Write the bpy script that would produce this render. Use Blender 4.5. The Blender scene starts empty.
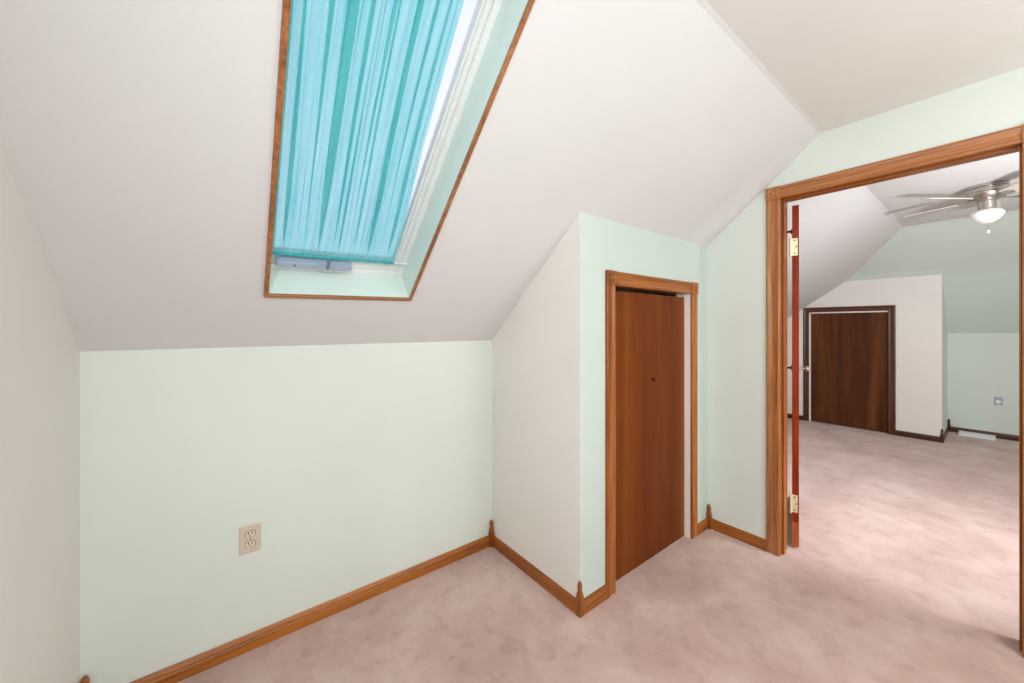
import bpy, bmesh, math, random
from mathutils import Vector, Matrix
random.seed(7)
C = bpy.context.scene.collection
S = bpy.context.scene

# ------------------------------------------------------------------ measurements (metres)
H = 1.32                                   # camera height
YK, YC, XL, XS, XD = 1.871, 1.166, -0.376, 1.294, 2.536
ZK, ZC, M = 1.236, 2.357, 0.8642           # knee wall height, flat ceiling, roof pitch
WT = 0.115                                 # thickness of the wall with the doorway
XF = XD + WT
DO_L, DO_R, DO_T = 0.759, -0.063, 2.055    # doorway opening
XB, XE, YB = 6.47, 7.25, 0.38              # far closet front, far knee wall, far closet corner
YR = -2.1                                  # right-hand end of both rooms
BX = -0.5
sl = lambda y: ZK + M * (YK - y)
NEAR = [(2.02, sl(2.02)), (YK, ZK), (0.582, sl(0.582)), (0.566, ZC)]
FAR = [(2.02, 1.309), (1.871, 1.419), (0.62, 2.342), (0.592, ZC), (0.589, ZC), (0.55, ZC)]
END = [(7.42, 1.088), (7.25, 1.240), (6.60, 1.812), (6.50, 1.892), (6.38, 1.968), (5.66, 2.335), (5.58, 2.365), (5.50, 2.39)]

def prof(P, v):
    P = sorted(P)
    if v <= P[0][0]: return P[0][1]
    for (a, za), (b, zb) in zip(P, P[1:]):
        if v <= b: return za + (zb - za) * (v - a) / (b - a)
    return P[-1][1]

# ------------------------------------------------------------------ helpers
def props(o, label=None, cat=None, kind=None, group=None):
    if label: o['label'] = label
    if cat: o['category'] = cat
    if kind: o['kind'] = kind
    if group: o['group'] = group
    return o

def thing(name, label, cat, loc=(0, 0, 0), kind=None, group=None, rotz=0):
    o = bpy.data.objects.new(name, None); C.objects.link(o)
    o.location = loc; o.rotation_euler = (0, 0, rotz); o.empty_display_size = 0.05
    bpy.context.view_layer.update()
    return props(o, label, cat, kind, group)

def obj(name, bm, mat, parent=None, smooth=False, local=False):
    """link a bmesh as one mesh object; world coordinates are turned into the parent's own unless local"""
    bmesh.ops.recalc_face_normals(bm, faces=bm.faces)
    if parent is not None and not local:
        q = parent; mw = Matrix.Identity(4)
        while q is not None:
            mw = (Matrix.Translation(q.location) @ q.rotation_euler.to_matrix().to_4x4()) @ mw
            q = q.parent
        bm.transform(mw.inverted())
    me = bpy.data.meshes.new(name); bm.to_mesh(me); bm.free()
    me.materials.append(mat)
    if smooth:
        for p in me.polygons: p.use_smooth = True
        try: me.set_sharp_from_angle(angle=math.radians(smooth if smooth > 1 else 35))
        except Exception: pass
    o = bpy.data.objects.new(name, me); C.objects.link(o)
    if parent is not None: o.parent = parent
    return o

def bevel(o, w=0.002, seg=2):
    m = o.modifiers.new('bevel', 'BEVEL'); m.width = w; m.segments = seg; m.limit_method = 'ANGLE'; m.angle_limit = math.radians(40)
    return o

def poly_prism(bm, pts, vec):
    """extrude a planar 3-D polygon along vec"""
    a = [bm.verts.new(p) for p in pts]
    b = [bm.verts.new(Vector(p) + Vector(vec)) for p in pts]
    n = len(pts)
    bm.faces.new(a); bm.faces.new(b[::-1])
    for i in range(n):
        bm.faces.new((a[i], b[i], b[(i + 1) % n], a[(i + 1) % n]))
    return bm

def box(bm, lo, hi, f=None):
    f = f or (lambda x, y, z: (x, y, z))
    x0, y0, z0 = lo; x1, y1, z1 = hi
    v = [bm.verts.new(f(x, y, z)) for z in (z0, z1) for y in (y0, y1) for x in (x0, x1)]
    for q in ((0, 1, 3, 2), (4, 5, 7, 6), (0, 1, 5, 4), (2, 3, 7, 6), (0, 2, 6, 4), (1, 3, 7, 5)):
        bm.faces.new([v[i] for i in q])
    return bm

def sweep(bm, prof2, A, B, U, V, cutA=0.0, cutB=0.0):
    """moulding: profile (w, t) carried from A to B; w along U, t along V; mitre: shift the ends along the run by cut*w"""
    A, B, U, V = map(Vector, (A, B, U, V)); D = (B - A).normalized()
    r0 = [bm.verts.new(A + U * w + V * t + D * (cutA * w)) for w, t in prof2]
    r1 = [bm.verts.new(B + U * w + V * t - D * (cutB * w)) for w, t in prof2]
    n = len(prof2)
    for i in range(n):
        bm.faces.new((r0[i], r0[(i + 1) % n], r1[(i + 1) % n], r1[i]))
    bm.faces.new(r0[::-1]); bm.faces.new(r1)
    return bm

def lathe(bm, pr, centre, axis=(0, 0, 1), n=32):
    """revolve (r, h) about axis through centre"""
    ax = Vector(axis).normalized(); c = Vector(centre)
    u = ax.orthogonal().normalized(); w = ax.cross(u)
    rings = []
    for r, h in pr:
        if r < 1e-6: rings.append([bm.verts.new(c + ax * h)])
        else: rings.append([bm.verts.new(c + ax * h + (u * math.cos(2 * math.pi * k / n) + w * math.sin(2 * math.pi * k / n)) * r) for k in range(n)])
    for a, b in zip(rings, rings[1:]):
        for k in range(n):
            k2 = (k + 1) % n
            if len(a) == 1 and len(b) == 1: continue
            if len(a) == 1: bm.faces.new((a[0], b[k], b[k2]))
            elif len(b) == 1: bm.faces.new((a[k], a[k2], b[0]))
            else: bm.faces.new((a[k], a[k2], b[k2], b[k]))
    if len(rings[0]) > 1: bm.faces.new(rings[0][::-1])
    if len(rings[-1]) > 1: bm.faces.new(rings[-1])
    return bm

def tube(bm, pts, r, n=10):
    pts = [Vector(p) for p in pts]; rings = []
    for i, p in enumerate(pts):
        d = (pts[min(i + 1, len(pts) - 1)] - pts[max(i - 1, 0)]).normalized()
        u = d.orthogonal().normalized() if i == 0 else (rings_u - d * rings_u.dot(d)).normalized()
        rings_u = u; w = d.cross(u)
        rr = r[i] if isinstance(r, (list, tuple)) else r
        rings.append([bm.verts.new(p + (u * math.cos(2 * math.pi * k / n) + w * math.sin(2 * math.pi * k / n)) * rr) for k in range(n)])
    for a, b in zip(rings, rings[1:]):
        for k in range(n): bm.faces.new((a[k], a[(k + 1) % n], b[(k + 1) % n], b[k]))
    bm.faces.new(rings[0][::-1]); bm.faces.new(rings[-1])
    return bm

new = bmesh.new

# ------------------------------------------------------------------ materials
def srgb(r, g, b):
    f = lambda c: c / 12.92 if c <= 0.04045 else ((c + 0.055) / 1.055) ** 2.4
    return (f(r / 255), f(g / 255), f(b / 255), 1)

def nmat(name):
    m = bpy.data.materials.new(name); m.use_nodes = True
    nt = m.node_tree; b = nt.nodes['Principled BSDF']
    return m, nt, b

def N(nt, t, **kw):
    n = nt.nodes.new(t)
    for k, v in kw.items(): setattr(n, k, v)
    return n

def coords(nt, scale=(1, 1, 1)):
    tc = N(nt, 'ShaderNodeTexCoord'); mp = N(nt, 'ShaderNodeMapping'); mp.inputs['Scale'].default_value = scale
    nt.links.new(tc.outputs['Object'], mp.inputs['Vector']); return mp.outputs['Vector']

def noise(nt, vec, scale, detail=4, rough=0.55, dist=0.0):
    n = N(nt, 'ShaderNodeTexNoise'); nt.links.new(vec, n.inputs['Vector'])
    n.inputs['Scale'].default_value = scale; n.inputs['Detail'].default_value = detail
    n.inputs['Roughness'].default_value = rough; n.inputs['Distortion'].default_value = dist
    return n.outputs['Fac']

def ramp(nt, fac, stops):
    r = N(nt, 'ShaderNodeValToRGB'); e = r.color_ramp.elements
    e[0].position, e[0].color = stops[0]; e[1].position, e[1].color = stops[-1]
    for p, c in stops[1:-1]:
        q = e.new(p); q.color = c
    nt.links.new(fac, r.inputs['Fac']); return r.outputs['Color']

def mix(nt, a, b, fac, mode='MIX'):
    n = N(nt, 'ShaderNodeMix', data_type='RGBA', blend_type=mode)
    for s, v in ((n.inputs[6], a), (n.inputs[7], b), (n.inputs[0], fac)):
        if hasattr(v, 'links') or isinstance(v, bpy.types.NodeSocket): nt.links.new(v, s)
        else: s.default_value = v
    return n.outputs[2]

def bump(nt, b, h, strength, dist=0.002):
    n = N(nt, 'ShaderNodeBump'); n.inputs['Strength'].default_value = strength; n.inputs['Distance'].default_value = dist
    nt.links.new(h, n.inputs['Height']); nt.links.new(n.outputs['Normal'], b.inputs['Normal'])

def paint(name, col, var=0.03, rough=0.55):
    m, nt, b = nmat(name); v = coords(nt)
    n1 = noise(nt, v, 1.6, 3)
    d = tuple(c * (1 - var) for c in col[:3]) + (1,); l = tuple(min(1, c * (1 + var)) for c in col[:3]) + (1,)
    nt.links.new(ramp(nt, n1, [(0.3, d), (0.7, l)]), b.inputs['Base Color'])
    b.inputs['Roughness'].default_value = rough; b.inputs['Specular IOR Level'].default_value = 0.3
    bump(nt, b, noise(nt, v, 160, 3), 0.06, 0.001)
    return m

def wood(name, axis, dark, mid, light, rough=0.35, fine=90, spec=0.5, along=2.0, broad=9, streak=0.5):
    m, nt, b = nmat(name)
    s = [1, 1, 1]; s[axis] = along / 60
    v = coords(nt, tuple(s))
    n1 = noise(nt, v, broad, 3, 0.5, 1.2)
    n2 = noise(nt, v, fine, 4, 0.65, 0.3)
    base = ramp(nt, n1, [(0.28, dark), (0.5, mid), (0.74, light)])
    st = ramp(nt, n2, [(0.36, tuple(c * 0.50 for c in mid[:3]) + (1,)), (0.56, (1, 1, 1, 1))])
    nt.links.new(mix(nt, base, st, streak, 'MULTIPLY'), b.inputs['Base Color'])
    b.inputs['Roughness'].default_value = rough; b.inputs['Specular IOR Level'].default_value = spec
    bump(nt, b, n2, 0.15, 0.0006)
    return m

def plain(name, col, rough=0.4, metal=0.0, spec=0.5):
    m, nt, b = nmat(name)
    v = coords(nt); n1 = noise(nt, v, 40, 2)
    nt.links.new(ramp(nt, n1, [(0.3, tuple(c * 0.95 for c in col[:3]) + (1,)), (0.7, col)]), b.inputs['Base Color'])
    b.inputs['Roughness'].default_value = rough; b.inputs['Metallic'].default_value = metal; b.inputs['Specular IOR Level'].default_value = spec
    return m

WHITE = paint('warm_white_paint', srgb(238, 234, 229))
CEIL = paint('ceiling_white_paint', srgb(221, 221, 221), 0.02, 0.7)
CEILF = paint('flat_ceiling_lightened_white', srgb(236, 234, 230), 0.02, 0.7)  # same paint as the slope; the brighter light here is put into the colour
MINT = paint('mint_paint', srgb(222, 231, 223))
MINTC = paint('closet_mint_paint', srgb(202, 217, 210))
MINTF = paint('far_mint_paint', srgb(220, 235, 227))
MINTW = paint('well_mint_paint', srgb(226, 241, 235))
JAMBW = plain('white_jamb_paint', srgb(250, 242, 240), 0.45)
oak = dict(dark=srgb(148, 90, 48), mid=srgb(178, 114, 66), light=srgb(202, 142, 92))
OAK = [wood('oak_trim_%s' % 'xyz'[i], i, **oak) for i in range(3)]
base_c = dict(dark=srgb(128, 68, 18), mid=srgb(162, 92, 28), light=srgb(188, 116, 46))
BASE = [wood('oak_baseboard_%s' % 'xyz'[i], i, **base_c) for i in range(3)]
dk = dict(dark=srgb(56, 28, 12), mid=srgb(84, 44, 22), light=srgb(112, 62, 32))  # same trim as the near room, its dimmer light put into a darker colour
DARK = [wood('dimmed_trim_%s' % 'xyz'[i], i, **dk) for i in range(3)]
SLAB = wood('mahogany_door_veneer', 2, srgb(92, 38, 3), srgb(114, 54, 7), srgb(142, 78, 18), rough=0.48, spec=0.16, fine=45, along=3.0, broad=4, streak=0.16)
SLABF = wood('dark_door_veneer', 2, srgb(66, 32, 12), srgb(92, 50, 22), srgb(120, 70, 32), rough=0.45, spec=0.2, fine=40, along=5.0, broad=4, streak=0.2)
EDGE = wood('red_stained_door_edge', 2, srgb(136, 40, 4), srgb(154, 52, 8), srgb(166, 62, 12), rough=0.5, spec=0.2)
EDGER = wood('bare_repaired_door_edge', 2, srgb(166, 80, 26), srgb(186, 96, 38), srgb(200, 112, 50), rough=0.5)
NICKEL = plain('brushed_nickel', srgb(196, 190, 184), 0.28, 1.0)
BRASS = plain('pale_brass', srgb(236, 222, 186), 0.38, 0.55)
BLACK = plain('black_metal', srgb(30, 24, 22), 0.4)
BEIGE = plain('beige_plastic', srgb(216, 200, 186), 0.4)
BEIGE2 = plain('light_beige_plastic', srgb(226, 212, 190), 0.4)
SLOT = plain('dark_slot', srgb(58, 40, 28), 0.6)
WPLAS = plain('white_plastic', srgb(240, 240, 242), 0.35)
GPLAS = plain('grey_plastic', srgb(176, 182, 196), 0.4)
FRAMEW = plain('white_window_frame', srgb(238, 240, 238), 0.4)
OPER = plain('blue_grey_operator', srgb(170, 182, 202), 0.4)
OPERD = plain('dark_operator_handle', srgb(112, 132, 146), 0.35)
BLADE = plain('white_fan_blade', srgb(228, 220, 212), 0.35)

def carpet():
    m, nt, b = nmat('pink_carpet'); v = coords(nt)
    n1 = noise(nt, v, 2.9, 6, 0.58, 0.3); n2 = noise(nt, v, 11, 5, 0.62, 0.3); n3 = noise(nt, v, 420, 2, 0.7)
    c1 = ramp(nt, n1, [(0.32, srgb(197, 165, 155)), (0.5, srgb(211, 181, 171)), (0.68, srgb(224, 198, 189))])
    c2 = ramp(nt, n2, [(0.34, srgb(176, 150, 146)), (0.5, srgb(255, 255, 255)), (0.7, srgb(255, 255, 255))])
    c3 = ramp(nt, n3, [(0.2, (0.74, 0.72, 0.72, 1)), (0.7, (1, 1, 1, 1))])
    c = mix(nt, c1, c2, 0.22, 'MULTIPLY'); c = mix(nt, c, c3, 0.6, 'MULTIPLY')
    nt.links.new(c, b.inputs['Base Color']); b.inputs['Roughness'].default_value = 0.95; b.inputs['Specular IOR Level'].default_value = 0.05
    b.inputs['Sheen Weight'].default_value = 0.25; b.inputs['Sheen Roughness'].default_value = 0.5
    bump(nt, b, n3, 0.5, 0.004)
    return m
CARPET = carpet()

def fabric(name, col, tcol, transp):
    m = bpy.data.materials.new(name); m.use_nodes = True; nt = m.node_tree; nt.nodes.clear()
    out = N(nt, 'ShaderNodeOutputMaterial'); d = N(nt, 'ShaderNodeBsdfDiffuse'); t = N(nt, 'ShaderNodeBsdfTranslucent'); p = N(nt, 'ShaderNodeBsdfTransparent')
    v = coords(nt, (1, 0.04, 0.04)); n = noise(nt, v, 48, 5, 0.65)
    c = ramp(nt, n, [(0.32, tuple(q * k for q, k in zip(tcol[:3], (0.54, 0.84, 0.91))) + (1,)), (0.66, tcol)])
    d.inputs['Color'].default_value = col; nt.links.new(c, t.inputs['Color']); nt.links.new(c, p.inputs['Color'])
    a = N(nt, 'ShaderNodeMixShader'); a.inputs[0].default_value = 0.62; nt.links.new(d.outputs[0], a.inputs[1]); nt.links.new(t.outputs[0], a.inputs[2])
    b = N(nt, 'ShaderNodeMixShader'); b.inputs[0].default_value = transp; nt.links.new(a.outputs[0], b.inputs[1]); nt.links.new(p.outputs[0], b.inputs[2])
    nt.links.new(b.outputs[0], out.inputs['Surface'])
    return m
SHEER = fabric('sheer_turquoise_fabric', srgb(140, 224, 230), srgb(212, 249, 243), 0.50)
HEM = fabric('turquoise_hem_fabric', srgb(124, 220, 220), srgb(158, 236, 238), 0.28)

def glass():
    m = bpy.data.materials.new('window_glass'); m.use_nodes = True; nt = m.node_tree; nt.nodes.clear()
    out = N(nt, 'ShaderNodeOutputMaterial'); p = N(nt, 'ShaderNodeBsdfTransparent'); g = N(nt, 'ShaderNodeBsdfGlossy'); f = N(nt, 'ShaderNodeFresnel')
    p.inputs['Color'].default_value = (0.93, 0.93, 0.96, 1); g.inputs['Roughness'].default_value = 0.02; f.inputs['IOR'].default_value = 1.45
    x = N(nt, 'ShaderNodeMixShader'); nt.links.new(f.outputs[0], x.inputs[0]); nt.links.new(p.outputs[0], x.inputs[1]); nt.links.new(g.outputs[0], x.inputs[2])
    nt.links.new(x.outputs[0], out.inputs['Surface']); return m
GLASS = glass()

def opal():
    m, nt, b = nmat('opal_lamp_glass')
    b.inputs['Base Color'].default_value = srgb(232, 230, 226); b.inputs['Roughness'].default_value = 0.25
    b.inputs['Emission Color'].default_value = (1, 0.97, 0.93, 1); b.inputs['Emission Strength'].default_value = 0.12
    return m
OPAL = opal()

# ------------------------------------------------------------------ room shell
def struct(name, label, cat, bm, mat, smooth=False):
    return props(obj(name, bm, mat, None, smooth), label, cat, 'structure')

bm = new(); box(bm, (BX, YR - 0.1, -0.12), (XE + 0.2, 2.1, 0.0))
struct('floor', 'mottled dusty pink carpet running through both attic rooms', 'floor', bm, CARPET)

bm = new(); box(bm, (XL - 0.1, YK, -0.05), (XF - 0.02, YK + 0.1, ZK + 0.03))
struct('wall_back', 'low mint green knee wall with the beige outlet under the skylight slope', 'wall', bm, MINT)
bm = new(); poly_prism(bm, [(XL, YR, -0.05), (XL, 2.0, -0.05), (XL, 2.0, sl(2.0) + 0.04), (XL, 0.62, sl(0.62) + 0.03), (XL, 0.3, ZC + 0.05), (XL, YR, ZC + 0.05)], (-0.1, 0, 0))
struct('wall_left', 'plain off-white wall at the left edge beside the mint knee wall', 'wall', bm, WHITE)
bm = new(); box(bm, (XL - 0.1, YR - 0.1, -0.05), (XE + 0.2, YR, ZC + 0.05))
struct('wall_rear', 'plain white wall closing the rooms on the side away from the skylight', 'wall', bm, WHITE)

# closet box: white side, mint front with a door opening
CX0, CX1, CT = 1.545, 2.306, 1.524
JT = 0.018
bm = new(); poly_prism(bm, [(XS, YC + 0.0005, -0.05), (XS, YK + 0.05, -0.05), (XS, YK + 0.05, sl(YK + 0.05) + 0.03), (XS, YC + 0.0005, sl(YC) + 0.03)], (0.09, 0, 0))
struct('wall_closet_side', 'creamy white side of the closet under the sloping ceiling', 'wall', bm, WHITE)
bm = new()
for x0, x1, z0 in ((XS + 0.0005, CX0 - JT, -0.05), (CX1 + JT, XD, -0.05), (CX0 - JT, CX1 + JT, CT + JT)):
    poly_prism(bm, [(x0, YC, z0), (x1, YC, z0), (x1, YC, sl(YC) + 0.03), (x0, YC, sl(YC) + 0.03)], (0, 0.08, 0))
struct('wall_closet_front', 'mint green closet front around the brown closet door', 'wall', bm, MINTC)

# wall with the doorway
def top_line(y0, y1):
    ys = sorted({y0, y1} | {p[0] for p in FAR if y0 < p[0] < y1})
    return [(y, prof(FAR, y) + 0.04) for y in ys]
bm = new()
for y0, y1, z0 in ((DO_L + JT, 2.0, -0.05), (YR, DO_R - JT, -0.05), (DO_R - JT, DO_L + JT, DO_T + JT)):
    pts = [(XD, y0, z0), (XD, y1, z0)] + [(XD, y, z) for y, z in top_line(y0, y1)[::-1]]
    poly_prism(bm, pts, (WT, 0, 0))
struct('wall_right', 'pale mint wall with the oak framed doorway to the far room', 'wall', bm, MINT)

# skylight frame of reference: a across, b up the slope, d outwards through the roof
A0, A1, BT, Y0 = 0.132, 0.668, 1.262, 1.618
SK = -0.017                               # the opening sits slightly out of square with the rafters
CO, SI = 0.7566, 0.6539
def SL(a, b, d):
    a, b = a + SK * b, b + 0.025 * (a - 0.668) - 0.008
    return (a, Y0 - CO * b + SI * d, sl(Y0) + SI * b + CO * d)

def sheet(name, label, P, x0, x1, mat, hole=None, along='x', thick=0.1):
    bm = new()
    xs = [x0, x1]; P = list(P)
    if hole:
        xs = [x0, hole[0], hole[1], x1]
        for y in hole[2:]: P.append((y, sl(y)))
        P = sorted(set(P), reverse=True)
    def pt(x, p):
        if hole and x in (hole[0], hole[1]):
            b = (Y0 - p[0]) / CO
            if -0.01 <= b <= BT + 0.01: return SL(x, b, 0)
            x += SK * min(BT, max(0.0, b))
        return (x, p[0], p[1]) if along == 'x' else (p[0], x, p[1])
    g = [[bm.verts.new(pt(x, p)) for p in P] for x in xs]
    for i in range(len(xs) - 1):
        for j in range(len(P) - 1):
            if hole and i == 1 and P[j][0] <= hole[2] + 1e-6 and P[j + 1][0] >= hole[3] - 1e-6: continue
            bm.faces.new((g[i][j], g[i][j + 1], g[i + 1][j + 1], g[i + 1][j]))
    bmesh.ops.recalc_face_normals(bm, faces=bm.faces)
    f = max(bm.faces, key=lambda q: q.calc_area())
    if f.normal.z < 0: bmesh.ops.reverse_faces(bm, faces=bm.faces)
    me = bpy.data.meshes.new(name); bm.to_mesh(me); bm.free(); me.materials.append(mat)
    o = bpy.data.objects.new(name, me); C.objects.link(o)
    s = o.modifiers.new('thickness', 'SOLIDIFY'); s.thickness = thick; s.offset = 1.0
    return props(o, label, 'ceiling', 'structure')
ytop = Y0 - CO * BT
sheet('ceiling_slope', 'off-white sloping ceiling around the skylight', NEAR, XL - 0.1, XF - 0.03, CEIL, (A0 - 0.005, A1 + 0.005, Y0 + 0.004, ytop - 0.004))
bm = new(); box(bm, (XL - 0.1, YR - 0.1, ZC), (XF - 0.03, 0.5665, ZC + 0.1))
struct('ceiling', 'flat off-white ceiling of the near room', 'ceiling', bm, CEILF)
sheet('ceiling_far_slope', 'white sloping ceiling of the far room behind the open door', FAR, XF - 0.03, XE + 0.2, CEIL)
bm = new(); box(bm, (XF - 0.03, YR - 0.1, ZC), (XE + 0.2, 0.5505, ZC + 0.1))
struct('ceiling_far', 'flat white ceiling of the far room with the fan', 'ceiling', bm, CEIL)
sheet('wall_far_slope', 'mint green sloping end wall of the far room above the knee wall', END, YR - 0.1, 2.1, MINTF, along='y')

# far room walls
bm = new(); box(bm, (XF - 0.02, YK, -0.05), (XE + 0.2, YK + 0.1, 1.45))
struct('wall_far_left', 'low white wall of the far room hidden behind the open door', 'wall', bm, WHITE)
bm = new(); box(bm, (XE, YR - 0.1, -0.05), (XE + 0.1, YK + 0.1, 1.26))
struct('wall_far_end', 'low mint knee wall at the end of the far room', 'wall', bm, MINT)
FY0, FY1, FT = 0.815, 1.598, 1.515
bm = new()
ztop = prof(END, XB) + 0.03
for y0, y1, z0 in ((YB, FY0 - JT, -0.05), (FY1 + JT, YK + 0.05, -0.05), (FY0 - JT, FY1 + JT, FT + JT)):
    poly_prism(bm, [(XB, y0, z0), (XB, y1, z0), (XB, y1, ztop), (XB, y0, ztop)], (0.08, 0, 0))
struct('wall_far_closet', 'white closet front in the far room around a dark brown door', 'wall', bm, WHITE)
bm = new(); poly_prism(bm, [(XB + 0.001, YB - 0.0005, -0.05), (XE, YB - 0.0005, -0.05), (XE, YB - 0.0005, prof(END, XE)), (XB + 0.001, YB - 0.0005, prof(END, XB) + 0.02)], (0, 0.08, 0))
struct('wall_far_closet_side', 'narrow mint side return of the far white closet', 'wall', bm, MINT)

# ------------------------------------------------------------------ trim
CAS = [(0, 0), (0, 0.013), (0.004, 0.017), (0.010, 0.018), (0.015, 0.015), (0.019, 0.012), (0.046, 0.013), (0.051, 0.016), (0.056, 0.019), (0.063, 0.019), (0.068, 0.016), (0.070, 0.010), (0.070, 0)]
BBP = [(0, 0), (0, 0.014), (0.052, 0.014), (0.056, 0.0115), (0.060, 0.0135), (0.068, 0.0125), (0.076, 0.008), (0.084, 0.006), (0.088, 0.004), (0.088, 0)]
BBP = [(w * 0.73, t * 0.9) for w, t in BBP]
CAS = [(w, t * 0.72) for w, t in CAS]

def baseboard(name, label, A, B, V, mats=BASE):
    A, B = Vector(A), Vector(B); ax = 0 if abs(B.x - A.x) > abs(B.y - A.y) else 1
    bm = new(); sweep(bm, BBP, A, B, (0, 0, 1), V)
    return struct(name, label, 'baseboard', bm, mats[ax], 30)
bs = 0.0140                                  # half a corner post
baseboard('baseboard_back', 'oak baseboard along the foot of the mint knee wall', (XL + 0.026, YK, 0), (XS - 0.024, YK, 0), (0, -1, 0))
baseboard('baseboard_left', 'oak baseboard along the foot of the left wall', (XL, YK - 0.026, 0), (XL, YR, 0), (1, 0, 0))
baseboard('baseboard_closet_side', 'oak baseboard along the white closet side', (XS, YK - 0.024, 0), (XS, YC + 0.010, 0), (-1, 0, 0))
baseboard('baseboard_closet_corner', 'short oak baseboard between closet corner and closet door casing', (XS + 0.010, YC, 0), (CX0 - 0.070, YC, 0), (0, -1, 0))
baseboard('baseboard_closet_end', 'shortest oak baseboard piece, right of the closet door', (CX1 + 0.070, YC, 0), (XD - 0.024, YC, 0), (0, -1, 0))
baseboard('baseboard_right', 'short oak baseboard from the inside corner to the doorway casing', (XD, YC - 0.024, 0), (XD, DO_L + 0.070, 0), (-1, 0, 0))
baseboard('baseboard_right_end', 'oak baseboard beyond the right doorway casing', (XD, DO_R - 0.070, 0), (XD, YR, 0), (-1, 0, 0))
baseboard('baseboard_far_closet', 'dark baseboard right of the far closet door', (XB, 0.748, 0), (XB, YB + 0.010, 0), (-1, 0, 0), DARK)
baseboard('baseboard_far_closet_left', 'dark baseboard left of the far closet door', (XB, YK, 0), (XB, 1.665, 0), (-1, 0, 0), DARK)
baseboard('baseboard_far_return', 'dark baseboard on the side return of the far closet', (XB + 0.010, YB, 0), (XE - 0.024, YB, 0), (0, -1, 0), DARK)
baseboard('baseboard_far_end', 'dark baseboard along the far mint knee wall behind the white register', (XE, YB - 0.024, 0), (XE, YR, 0), (-1, 0, 0), DARK)
baseboard('baseboard_far_left', 'dark baseboard on the far room side wall behind the door', (XF, YK, 0), (XB, YK, 0), (0, -1, 0), DARK)

def corner_post(n, label, x, y, mats):
    t = thing('trim_%d' % n, label, 'corner post', (x, y, 0), 'structure')
    bm = new(); s = bs
    for z0, z1, s0, s1 in ((0, 0.082, s, s), (0.082, 0.108, s, s * 0.66)):
        a = [bm.verts.new((x + i * s0, y + j * s0, z0)) for i, j in ((-1, -1), (1, -1), (1, 1), (-1, 1))]
        b = [bm.verts.new((x + i * s1, y + j * s1, z1)) for i, j in ((-1, -1), (1, -1), (1, 1), (-1, 1))]
        for k in range(4): bm.faces.new((a[k], a[(k + 1) % 4], b[(k + 1) % 4], b[k]))
        bm.faces.new(a[::-1]); bm.faces.new(b)
    bevel(obj('block', bm, mats[2], t), 0.0015)
    bm = new(); lathe(bm, [(0.0088, 0.107), (0.0088, 0.112), (0.0108, 0.114), (0.0108, 0.118), (0.0086, 0.120), (0.0108, 0.126), (0.0106, 0.138), (0.0082, 0.149), (0.0040, 0.155), (0, 0.157)], (x, y, 0), n=20)
    obj('finial', bm, mats[2], t, 40)
corner_post(1, 'wooden corner post with finial on the outer closet corner', XS - 0.001, YC - 0.001, BASE)
corner_post(2, 'wooden corner post with finial where knee wall meets closet side', XS - 0.0135, YK - 0.0135, BASE)
corner_post(3, 'wooden corner post with finial right of the closet door', XD - 0.0135, YC - 0.0135, BASE)
corner_post(4, 'wooden corner post with finial in the left corner of the knee wall', XL + 0.0135, YK - 0.0135, BASE)
corner_post(5, 'dark corner post on the outer corner of the far closet', XB - 0.001, YB - 0.001, DARK)
corner_post(6, 'dark corner post in the recess beside the far closet', XE - 0.0135, YB - 0.0135, DARK)

def rosette(parent, c, u, v, n, w=0.0715, mat=None):
    """corner block centred at c on the wall, facing n, with a turned boss"""
    c, u, v, n = map(Vector, (c, u, v, n))
    bm = new(); h = w / 2
    poly_prism(bm, [c + u * i * h + v * j * h for i, j in ((-1, -1), (1, -1), (1, 1), (-1, 1))], n * 0.017)
    o = bevel(obj('corner_block', bm, mat, parent), 0.002)
    bm = new(); lathe(bm, [(0.027, 0.0), (0.027, 0.003), (0.024, 0.0055), (0.019, 0.003), (0.015, 0.0025), (0.012, 0.0055), (0.007, 0.0085), (0, 0.0095)], c + n * 0.0165, n, 32)
    obj('boss', bm, mat, o, 40)

# closet door casing (white painted jamb inside an oak casing)
t = thing('trim_7', 'oak casing with corner blocks around the brown closet door', 'door casing', (1.93, YC, 0), 'structure')
f = (0, -1, 0)
bm = new(); sweep(bm, CAS, (CX0, YC, 0), (CX0, YC, CT), (-1, 0, 0), f); obj('casing_leg', bm, BASE[2], t, 40)
bm = new(); sweep(bm, CAS, (CX1, YC, 0), (CX1, YC, CT), (1, 0, 0), f); obj('casing_leg', bm, BASE[2], t, 40)
bm = new(); sweep(bm, CAS, (CX0, YC, CT), (CX1, YC, CT), (0, 0, 1), f); obj('casing_head', bm, BASE[0], t, 40)
rosette(t, (CX0 - 0.035, YC, CT + 0.035), (1, 0, 0), (0, 0, 1), f, mat=BASE[2])
rosette(t, (CX1 + 0.035, YC, CT + 0.035), (1, 0, 0), (0, 0, 1), f, mat=BASE[2])
for x0, x1, z0, z1 in ((CX0 - JT, CX0, 0, CT), (CX1, CX1 + JT, 0, CT), (CX0 - JT, CX1 + JT, CT, CT + JT)):
    bm = new(); box(bm, (x0, YC - 0.001, z0), (x1, YC + 0.09, z1)); j = obj('jamb', bm, JAMBW if z0 < 1 else BASE[0], t)  # head jamb coloured brown so its underside reads as shade
    if z0 < 1: j['label'] = 'white painted jamb'
for x0, x1, z0, z1 in ((CX0, CX0 + 0.012, 0, CT), (CX1 - 0.012, CX1, 0, CT)):
    bm = new(); box(bm, (x0, YC + 0.075, z0), (x1, YC + 0.088, z1)); obj('stop', bm, JAMBW, t)

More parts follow.
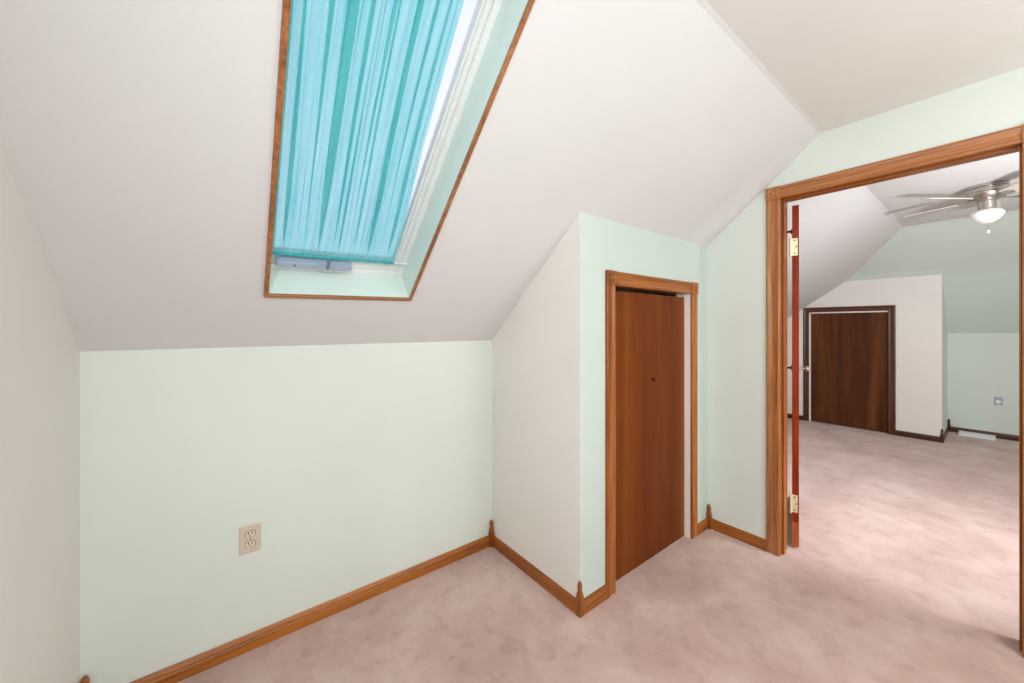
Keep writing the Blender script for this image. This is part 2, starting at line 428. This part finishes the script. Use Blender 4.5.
# closet door
dy = YC + 0.037
t = thing('door_1', 'flat reddish brown closet door with a tiny round knob', 'door', (1.93, dy + 0.018, 0), 'structure')
bm = new(); box(bm, (CX0 + 0.003, dy, 0.003), (CX1 - 0.003, dy + 0.035, CT - 0.020)); bevel(obj('slab', bm, SLAB, t), 0.0015)
bm = new(); lathe(bm, [(0.009, 0), (0.009, 0.002), (0.006, 0.004), (0.0055, 0.007), (0.010, 0.010), (0.0125, 0.014), (0.0125, 0.018), (0.0085, 0.022), (0, 0.0235)], (1.949, dy, 1.02), (0, -1, 0), 24)
obj('knob', bm, plain('brown_knob', srgb(84, 30, 14), 0.18), t, 40)['label'] = 'small dark round knob'

# doorway casing and jamb
t = thing('trim_8', 'tall oak casing with corner blocks around the open doorway', 'door casing', (XD, 0.35, 0), 'structure')
f = (-1, 0, 0)
bm = new(); sweep(bm, CAS, (XD, DO_L, 0), (XD, DO_L, DO_T), (0, 1, 0), f); obj('casing_leg', bm, OAK[2], t, 40)
bm = new(); sweep(bm, CAS, (XD, DO_R, 0), (XD, DO_R, DO_T), (0, -1, 0), f); obj('casing_leg', bm, OAK[2], t, 40)
bm = new(); sweep(bm, CAS, (XD, DO_L, DO_T), (XD, DO_R, DO_T), (0, 0, 1), f); obj('casing_head', bm, OAK[1], t, 40)
rosette(t, (XD, DO_L + 0.035, DO_T + 0.035), (0, 1, 0), (0, 0, 1), f, mat=OAK[2])
rosette(t, (XD, DO_R - 0.035, DO_T + 0.035), (0, 1, 0), (0, 0, 1), f, mat=OAK[2])
for y0, y1, z0, z1, a in ((DO_L, DO_L + JT, 0, DO_T + JT, 2), (DO_R - JT, DO_R, 0, DO_T + JT, 2), (DO_R, DO_L, DO_T, DO_T + JT, 1)):
    bm = new(); box(bm, (XD - 0.001, y0, z0), (XF + 0.001, y1, z1)); obj('jamb', bm, BASE[a], t)
for y0, y1, z0, z1, a in ((DO_L - 0.009, DO_L, 0, DO_T, 2), (DO_R, DO_R + 0.006, 0, DO_T, 2), (DO_R, DO_L, DO_T - 0.009, DO_T, 1)):
    bm = new(); box(bm, (XD + 0.030, y0, z0), (XD + 0.066, y1, z1)); bevel(obj('stop', bm, BASE[a], t), 0.002)

# open door: seen edge-on, swung into the far room
PH = math.atan2(0.738, 2.695)
t = thing('door_2', 'red-edged wooden door standing open, seen edge-on in the doorway', 'door', (2.695, 0.731, 0), 'structure', rotz=PH)
th = 0.0165; W = 0.78
bm = new(); box(bm, (0.001, -th, 0.012), (W, th, 2.040)); obj('slab', bm, SLAB, t, local=True)
bm = new(); box(bm, (-0.0015, -th, 0.157), (0.001, th, 2.040)); obj('edge_band', bm, EDGE, t, local=True)['label'] = 'red stained edge of the door'
bm = new(); box(bm, (-0.0020, -th - 0.0003, 0.012), (0.001, th + 0.0003, 0.157)); obj('edge_patch', bm, EDGER, t, local=True)['label'] = 'paler bare wood at the bottom of the door edge'
for zc in (1.793, 0.267):
    z0, z1 = zc - 0.052, zc + 0.052
    bm = new(); box(bm, (-0.0045, -th + 0.006, z0), (-0.0015, th + 0.004, z1)); h = bevel(obj('hinge', bm, BRASS, t, local=True), 0.001)
    bm = new(); tube(bm, [(-0.010, th + 0.006, z0 - 0.004), (-0.010, th + 0.006, z1 + 0.004)], 0.0062, 14); obj('knuckle', bm, BRASS, h, 40, local=True)
    bm = new(); box(bm, (-0.026, th + 0.006, z0), (-0.010, th + 0.009, z1)); obj('fixed_leaf', bm, BRASS, h, local=True)
    for k, (yy, zz) in enumerate(((0.004, 0.038), (-0.004, 0.0), (0.004, -0.038))):
        bm = new(); lathe(bm, [(0.0042, 0), (0.0036, 0.0010), (0, 0.0012)], (-0.0045, yy, zc + zz), (-1, 0, 0), 14); obj('screw', bm, SLOT, h, 40, local=True)
KZ = 1.010
for s, mat, lab in ((1, BLACK, 'dark knob on the hidden face'), (-1, NICKEL, 'silver knob on the far face')):
    bm = new(); lathe(bm, [(0.030, 0), (0.030, 0.003), (0.022, 0.007), (0.009, 0.010), (0.008, 0.032), (0.013, 0.038), (0.018, 0.046), (0.0185, 0.056), (0.015, 0.066), (0, 0.070)], (W - 0.065, s * th, KZ), (0, s, 0), 28)
    obj('door_knob', bm, mat, t, 40, local=True)['label'] = lab
bm = new(); lathe(bm, [(0.016, 0), (0.016, 0.004), (0.008, 0.008), (0.007, 0.022), (0.018, 0.028), (0.022, 0.036), (0.018, 0.044), (0, 0.047)], (0.14, th, 1.915), (0, 1, 0), 24)
obj('coat_peg', bm, BLACK, t, 40, local=True)['label'] = 'dark round peg near the top of the door'

# far closet door and casing
t = thing('trim_9', 'dark brown casing around the low closet door in the far room', 'door casing', (XB, 1.2, 0), 'structure')
f = (-1, 0, 0)
C2 = [(w * 0.94, d) for w, d in CAS]
bm = new(); sweep(bm, C2, (XB, FY1, 0), (XB, FY1, FT), (0, 1, 0), f, 0, -1); obj('casing_leg', bm, DARK[2], t, 40)
bm = new(); sweep(bm, C2, (XB, FY0, 0), (XB, FY0, FT), (0, -1, 0), f, 0, -1); obj('casing_leg', bm, DARK[2], t, 40)
bm = new(); sweep(bm, C2, (XB, FY1, FT), (XB, FY0, FT), (0, 0, 1), f, -1, -1); obj('casing_head', bm, DARK[1], t, 40)
for y0, y1, z0, z1 in ((FY0 - JT, FY0, 0, FT), (FY1, FY1 + JT, 0, FT), (FY0 - JT, FY1 + JT, FT, FT + JT)):
    bm = new(); box(bm, (XB - 0.001, y0, z0), (XB + 0.085, y1, z1)); obj('jamb', bm, JAMBW, t)['label'] = 'white painted jamb'
for y0, y1, z0, z1 in ((FY1 - 0.016, FY1, 0, FT), (FY0, FY1, FT - 0.016, FT)):
    bm = new(); box(bm, (XB + 0.006, y0, z0), (XB + 0.020, y1, z1)); obj('stop', bm, JAMBW, t)
t = thing('door_3', 'dark brown plain low closet door in the far room', 'door', (XB + 0.04, 1.2, 0), 'structure')
bm = new(); box(bm, (XB + 0.022, FY0 + 0.003, 0.012), (XB + 0.055, FY1 - 0.003, FT - 0.003)); bevel(obj('slab', bm, SLABF, t), 0.0015)

# ------------------------------------------------------------------ skylight
t = thing('trim_10', 'thin oak edging around the skylight opening', 'skylight trim', SL((A0 + A1) / 2, 0, 0), 'structure')
def sbox(lo, hi): return box(new(), lo, hi, SL)
tw = 0.013
TP = [(-0.002, 0.0), (-0.002, -0.010), (0.000, -0.012), (0.008, -0.012), (0.011, -0.010), (tw, -0.005), (tw, 0.0)]
def slmould(a, b, u, mat, cut):
    nv = Vector((0, SI, CO)); bm = new()
    A, B = Vector(SL(*a, 0)), Vector(SL(*b, 0)); U = Vector(SL(*u, 0)) - Vector(SL(0, 0, 0))
    sweep(bm, TP, A, B, U, nv, -cut, -cut); return obj('edging', bm, mat, t, 40)
EDG = wood('oak_edging', 1, **oak)
slmould((A0, 0), (A0, BT), (-1, 0), EDG, 1)
slmould((A1, 0), (A1, BT), (1, 0), EDG, 1)
slmould((A0, 0), (A1, 0), (0, -1), OAK[0], 1)
slmould((A0, BT), (A1, BT), (0, 1), OAK[0], 1)

t = thing('window_1', 'skylight with white frame behind the turquoise curtain', 'skylight', SL((A0 + A1) / 2, 0, 0.16), 'structure')
e = 0.010
DW = 0.135
for lo, hi in (((A0 - e, -e, 0.0), (A0, BT + e, 0.24)), ((A1, -e, 0.0), (A1 + e, BT + e, 0.24)), ((A0, -e, 0.0), (A1, 0, 0.24)), ((A0, BT, 0.0), (A1, BT + e, 0.24))):
    obj('well_lining', sbox(lo, hi), MINTW, t)['label'] = 'mint painted side of the skylight well'
fw = 0.024; fl = 0.010
for lo, hi in (((A0, 0, DW), (A0 + fl, BT, 0.20)), ((A1 - fw, 0, DW), (A1, BT, 0.20)), ((A0 + fl, 0, DW), (A1 - fw, fw, 0.20)), ((A0 + fl, BT - fw, DW), (A1 - fw, BT, 0.20))):
    bevel(obj('window_frame', sbox(lo, hi), FRAMEW, t), 0.003)
sw = 0.018; g0, g1 = A0 + fl, A1 - fw; s0 = 0.010
sash = bevel(obj('sash', (lambda bm: (box(bm, (g0, fw, 0.146), (g0 + s0, BT - fw, 0.19), SL), box(bm, (g1 - sw, fw, 0.146), (g1, BT - fw, 0.19), SL),
        box(bm, (g0 + s0, fw, 0.146), (g1 - sw, fw + sw + 0.028, 0.19), SL), box(bm, (g0 + s0, BT - fw - sw, 0.146), (g1 - sw, BT - fw, 0.19), SL), bm)[-1])(new()), FRAMEW, t), 0.002)
obj('bead', (lambda bm: (box(bm, (g0 + s0, fw, 0.156), (g0 + s0 + 0.004, BT - fw, 0.19), SL), box(bm, (g1 - sw - 0.008, fw, 0.156), (g1 - sw, BT - fw, 0.19), SL), bm)[-1])(new()), FRAMEW, sash)
obj('pane', sbox((g0 + s0 - 0.003, fw + sw, 0.172), (g1 - sw + 0.004, BT - fw - sw + 0.004, 0.177)), GLASS, t)
# winding operator on the bottom rail
op = bevel(obj('operator', sbox((0.162, 0.040, 0.104), (0.432, 0.068, DW)), OPER, t), 0.003); op['label'] = 'blue grey window operator on the bottom rail'
bevel(obj('operator_cover', sbox((0.300, 0.043, 0.097), (0.376, 0.064, 0.105)), OPER, op), 0.003)
bm = new(); tube(bm, [SL(0.338, 0.056, 0.098), SL(0.338, 0.064, 0.092), SL(0.336, 0.084, 0.092), SL(0.333, 0.108, 0.096)], [0.006, 0.006, 0.005, 0.006], 12)
obj('crank_handle', bm, OPERD, op, 40)
bm = new(); lathe(bm, [(0.004, 0), (0.003, 0.002), (0, 0.0025)], SL(0.222, 0.054, 0.104), (0, -SI, -CO), 14); obj('screw', bm, SLOT, op, 40)

# curtain: gathered sheer cloth with folds that double back on themselves
def curtain():
    bm = new(); n, mrow = 520, 48
    rnd = random.Random(5)
    # fold centres: many narrow gathers at the left, fewer and wider ones to the right
    cs, q = [0.0], 0.0
    while q < 1.0:
        q += (0.026 + 0.030 * q) * rnd.uniform(0.5, 1.8); cs.append(q)
    cs = [c / cs[-1] for c in cs]
    amp = [rnd.uniform(0.35, 1.0) for _ in cs]; lean = [rnd.uniform(-1, 1) for _ in cs]
    b0, b1 = 0.098, BT - 0.05
    rows = []
    for j in range(mrow + 1):
        t_ = j / mrow; b = b0 + (b1 - b0) * t_
        xl = A0 + 0.006 + 0.002 * math.sin(5 * t_)
        xr = 0.598 - 0.052 * (b - b0) / 0.98 + 0.003 * math.sin(7 * t_ + 1)
        g = 1 - math.exp(-t_ * 14)                       # folds open up away from the gathered hem
        row = []
        for i in range(n + 1):
            s = i / n
            k = max(0, min(len(cs) - 2, sum(1 for c in cs if c <= s) - 1))
            f_ = (s - cs[k]) / (cs[k + 1] - cs[k]); wd = (cs[k + 1] - cs[k]) * (xr - xl)
            am = amp[k] * (0.75 + 0.35 * math.sin(2.6 * t_ * (1 + 0.4 * lean[k]) + 5 * lean[k]))
            e_ = math.sin(math.pi * f_) ** 2
            a = xl + (xr - xl) * s + g * am * 0.74 * wd * math.sin(2 * math.pi * f_) * (1.0 if k % 3 else 0.4) + g * 0.010 * lean[k] * e_ * (t_ - 0.3)
            d = 0.118 + g * am * 0.022 * (e_ - 0.5) * min(1.0, wd / 0.022) + (1 - g) * 0.002 * math.sin(95 * s) + 0.0012 * math.sin(90 * s + 3 * t_) * g + 0.003 * math.sin(6 * s + 3 * t_)
            a = min(max(a, xl - 0.002), A1 - 0.066)
            row.append(bm.verts.new(SL(a, b, d)))
        rows.append(row)
    for r0, r1 in zip(rows, rows[1:]):
        for i in range(n): bm.faces.new((r0[i], r0[i + 1], r1[i + 1], r1[i]))
    return bm
t = thing('skylight_curtain', 'gathered sheer turquoise curtain stretched under the skylight pane', 'curtain', SL(0.36, 0.098, 0.118))
obj('fabric_panel', curtain(), SHEER, t, 60)
bm = new()                                              # ruffled rod pocket along the bottom
n = 260; lo_, hi_ = [], []
rings = []
for i in range(n + 1):
    a = A0 + 0.005 + (0.601 - A0 - 0.005) * i / n
    r = 0.0085 + 0.0018 * math.sin(i * 1.35) + 0.0012 * math.sin(i * 0.53 + 1)
    rings.append([bm.verts.new(SL(a, 0.096 + r * math.cos(q * math.pi / 4) * 0.9, 0.118 + r * math.sin(q * math.pi / 4) * 0.7)) for q in range(8)])
for r0, r1 in zip(rings, rings[1:]):
    for q in range(8): bm.faces.new((r0[q], r0[(q + 1) % 8], r1[(q + 1) % 8], r1[q]))
hem = obj('hem', bm, HEM, t, 60); hem['label'] = 'darker gathered bottom hem'
bm = new(); tube(bm, [SL(A0 + 0.001, 0.096, 0.118), SL(A1 - 0.001, 0.096, 0.118)], 0.0035, 12); obj('rod', bm, FRAMEW, t, 40)

# ------------------------------------------------------------------ outlets
def outlet(label, c, u, n, plate_mat, rec_mat, duplex=True, s=1.0):
    """wall outlet centred at c, u = sideways along the wall, n = out of the wall"""
    c, u, n = Vector(c), Vector(u), Vector(n); z = Vector((0, 0, 1))
    t = thing('electrical_outlet', label, 'outlet', c)
    def pb(bm, u0, u1, z0, z1, d0, d1):
        poly_prism(bm, [c + u * a + z * b + n * d0 for a, b in ((u0, z0), (u1, z0), (u1, z1), (u0, z1))], n * (d1 - d0)); return bm
    bevel(obj('cover_plate', pb(new(), -0.036 * s, 0.036 * s, -0.056 * s, 0.056 * s, 0.0, 0.0065), plate_mat, t), 0.003)
    if duplex:
        for zz in (0.0205, -0.0205):
            bm = new(); pts = []
            for k in range(32):
                q = 2 * math.pi * k / 32; pts.append(c + u * max(-0.0165, min(0.0165, 0.0175 * math.cos(q))) + z * (zz + max(-0.0135, min(0.0135, 0.0165 * math.sin(q)))) + n * 0.006)
            poly_prism(bm, pts, n * 0.0025); r = obj('receptacle', bm, rec_mat, t)
            rim = bmesh.new(); cc = c + z * zz + n * 0.006; poly_prism(rim, [cc + (p - cc) * 1.10 for p in pts], n * 0.0008); obj('rim_gap', rim, SLOT, r)
            for a0, a1, hgt in ((-0.0082, -0.0046, 0.0095), (0.0048, 0.0082, 0.0085)):
                obj('slot', pb(new(), a0, a1, zz + 0.0052 - hgt / 2, zz + 0.0052 + hgt / 2, 0.0085, 0.0090), SLOT, r)
            bm = new(); lathe(bm, [(0.0026, 0), (0.0022, 0.0005), (0, 0.0006)], c + z * (zz - 0.0075) + n * 0.0085, n, 12); obj('ground_hole', bm, SLOT, r)
        bm = new(); lathe(bm, [(0.0034, 0), (0.0028, 0.0012), (0, 0.0014)], c + n * 0.006, n, 14); obj('screw', bm, plain('plate_screw', srgb(140, 110, 86), 0.4), t, 40)
    else:
        bm = new(); lathe(bm, [(0.024, 0), (0.024, 0.004), (0.021, 0.010), (0.012, 0.011), (0.010, 0.008), (0, 0.008)], c - z * 0.010 + n * 0.006, n, 28); obj('round_socket', bm, rec_mat, t, 40)
    return t
outlet('beige duplex outlet low on the mint knee wall', (0.0905, YK, 0.452), (1, 0, 0), (0, -1, 0), BEIGE, BEIGE2)
outlet('small grey outlet with a round white socket on the far knee wall', (XE, -0.013, 0.440), (0, -1, 0), (-1, 0, 0), GPLAS, WPLAS, False, 0.86)

# ------------------------------------------------------------------ baseboard register
t = thing('air_register', 'white metal air register on the carpet below the far outlet', 'air register', (7.12, 0.14, 0))
y0, y1 = 0.004, 0.287; xb = XE - 0.016
bm = new(); poly_prism(bm, [(xb, y0, 0.001), (xb, y0, 0.032), (xb - 0.040, y0, 0.031), (xb - 0.178, y0, 0.012), (xb - 0.180, y0, 0.001)], (0, y1 - y0, 0))
body = bevel(obj('housing', bm, WPLAS, t), 0.003)
for k in range(4):
    f0 = 0.18 + 0.2 * k; xa = xb - 0.040 - 0.138 * f0; za = 0.031 - 0.019 * f0
    bm = new(); poly_prism(bm, [(xa, y0 + 0.015, za + 0.0005), (xa - 0.010, y0 + 0.015, za - 0.0014), (xa - 0.011, y0 + 0.015, za + 0.0026), (xa - 0.001, y0 + 0.015, za + 0.0046)], (0, y1 - y0 - 0.03, 0))
    obj('louver', bm, WPLAS, t)

# ------------------------------------------------------------------ ceiling fan
FX, FY = 4.45, 0.043
t = thing('ceiling_fan', 'brushed nickel hugger ceiling fan with white blades and a bowl light', 'ceiling fan', (FX, FY, ZC))
bm = new(); lathe(bm, [(0.098, 2.357), (0.101, 2.350), (0.101, 2.338), (0.096, 2.334), (0.103, 2.328), (0.105, 2.318), (0.105, 2.306), (0.099, 2.298), (0.101, 2.292), (0.098, 2.278), (0.086, 2.262), (0.066, 2.252), (0.0, 2.252)], (FX, FY, 0), n=56)
obj('motor_housing', bm, NICKEL, t, 25)
bm = new(); lathe(bm, [(0.052, 2.252), (0.052, 2.244), (0.044, 2.240), (0.044, 2.186), (0.047, 2.180), (0.047, 2.170), (0.0, 2.170)], (FX, FY, 0), n=40)
obj('light_fitter', bm, NICKEL, t, 25)
bm = new(); lathe(bm, [(0.046, 2.178), (0.060, 2.174), (0.076, 2.163), (0.083, 2.150), (0.081, 2.138), (0.070, 2.118), (0.054, 2.100), (0.036, 2.087), (0.018, 2.080), (0.0, 2.078)], (FX, FY, 0), n=48)
obj('light_bowl', bm, OPAL, t, 60)
bm = new(); tube(bm, [(FX - 0.048, FY - 0.005, 2.215), (FX - 0.075, FY - 0.006, 2.20), (FX - 0.095, FY - 0.006, 2.15), (FX - 0.097, FY - 0.006, 2.006)], 0.0008, 6)
ch = obj('pull_chain', bm, NICKEL, t)
bm = new(); lathe(bm, [(0, 0.016), (0.006, 0.013), (0.0095, 0.004), (0.0095, -0.003), (0.006, -0.010), (0, -0.012)], (FX - 0.097, FY - 0.006, 2.000), n=16)
obj('chain_pull', bm, WPLAS, ch, 60)
BA = math.radians(70)
for k in range(5):
    a = BA + k * 2 * math.pi / 5; ca, sa = math.cos(a), math.sin(a); tilt = math.radians(-14)
    zb = 2.256
    def bp(r, w, h):
        y_ = w * math.cos(tilt); z_ = h + w * math.sin(tilt)
        return (FX + r * ca - y_ * sa, FY + r * sa + y_ * ca, zb + z_)
    out = []
    for r, w in ((0.145, 0.036), (0.17, 0.043), (0.30, 0.052), (0.405, 0.056), (0.440, 0.048), (0.455, 0.030), (0.458, 0.0)): out.append((r, w))
    ol = out + [(r, -w) for r, w in out[-2::-1]]
    bm = new(); A_ = [bm.verts.new(bp(r, w, 0.0)) for r, w in ol]; B_ = [bm.verts.new(bp(r, w, 0.006)) for r, w in ol]
    bm.faces.new(A_); bm.faces.new(B_[::-1])
    for i in range(len(ol)): bm.faces.new((A_[i], B_[i], B_[(i + 1) % len(ol)], A_[(i + 1) % len(ol)]))
    bl = obj('blade', bm, BLADE, t)
    bm = new(); ol = [(0.060, 0.014), (0.10, 0.010), (0.130, 0.012), (0.150, 0.028), (0.185, 0.026), (0.205, 0.0)]
    ol = ol + [(r, -w) for r, w in ol[-2::-1]]
    A_ = [bm.verts.new(bp(r, w, -0.0045 + (0.016 if r < 0.07 else 0))) for r, w in ol]; B_ = [bm.verts.new(bp(r, w, -0.0002 + (0.016 if r < 0.07 else 0))) for r, w in ol]
    bm.faces.new(A_); bm.faces.new(B_[::-1])
    for i in range(len(ol)): bm.faces.new((A_[i], B_[i], B_[(i + 1) % len(ol)], A_[(i + 1) % len(ol)]))
    obj('blade_arm', bm, NICKEL, bl)

# ------------------------------------------------------------------ light
w = bpy.data.worlds.new('sky'); S.world = w; w.use_nodes = True
bg = w.node_tree.nodes['Background']; bg.inputs['Color'].default_value = (0.82, 0.85, 1.0, 1); bg.inputs['Strength'].default_value = 1.38

def lamp(name, kind, loc, energy, col=(1, 1, 1), **kw):
    l = bpy.data.lights.new(name, kind); l.energy = energy; l.color = col
    aim = kw.pop('aim', None)
    for k, v in kw.items(): setattr(l, k, v)
    o = bpy.data.objects.new(name, l); C.objects.link(o); o.location = loc
    if aim: o.rotation_euler = (Vector(aim) - Vector(loc)).to_track_quat('-Z', 'Y').to_euler()
    return o
lamp('near_room_light', 'AREA', (-0.05, -1.95, 2.10), 21, (0.95, 0.985, 1.0), shape='DISK', size=0.5, aim=(1.0, 1.6, 1.2))
lamp('near_room_fill', 'POINT', (1.7, -0.95, 1.45), 31, (0.95, 0.985, 1.0), shadow_soft_size=0.3)  # added unseen fill, brightens the left wall, flat ceiling and doorway wall
lamp('camera_flash', 'AREA', (-0.18, -0.10, 1.60), 13, (0.95, 0.985, 1.0), shape='DISK', size=0.14, aim=(2.4, 0.7, 1.10))
lamp('far_window_daylight', 'AREA', (3.25, YR + 0.05, 1.50), 22, (0.90, 0.96, 1.0), shape='RECTANGLE', size=1.15, size_y=1.0, aim=(3.25, 0.3, 0.0), spread=math.radians(64))
lamp('far_room_fill', 'AREA', (2.95, -0.85, 1.50), 46, (0.96, 0.985, 1.0), shape='DISK', size=0.3, aim=(6.2, 0.4, 1.75))  # added fill with no fixture, brightens the mint slope and far closet front

# ------------------------------------------------------------------ camera
cd = bpy.data.cameras.new('camera'); co = bpy.data.objects.new('camera', cd); C.objects.link(co); S.camera = co
co.location = (0, 0, H); co.rotation_euler = (math.pi / 2, 0, math.radians(52.287) - math.pi / 2)
cd.sensor_width = 36; cd.lens = 374.67 / 1024 * 36; cd.shift_y = -15.02 / 1024; cd.clip_start = 0.02
vs = S.view_settings; vs.view_transform = 'Standard'; vs.look = 'None'; vs.gamma = 1; vs.exposure = 0.0; vs.use_curve_mapping = False
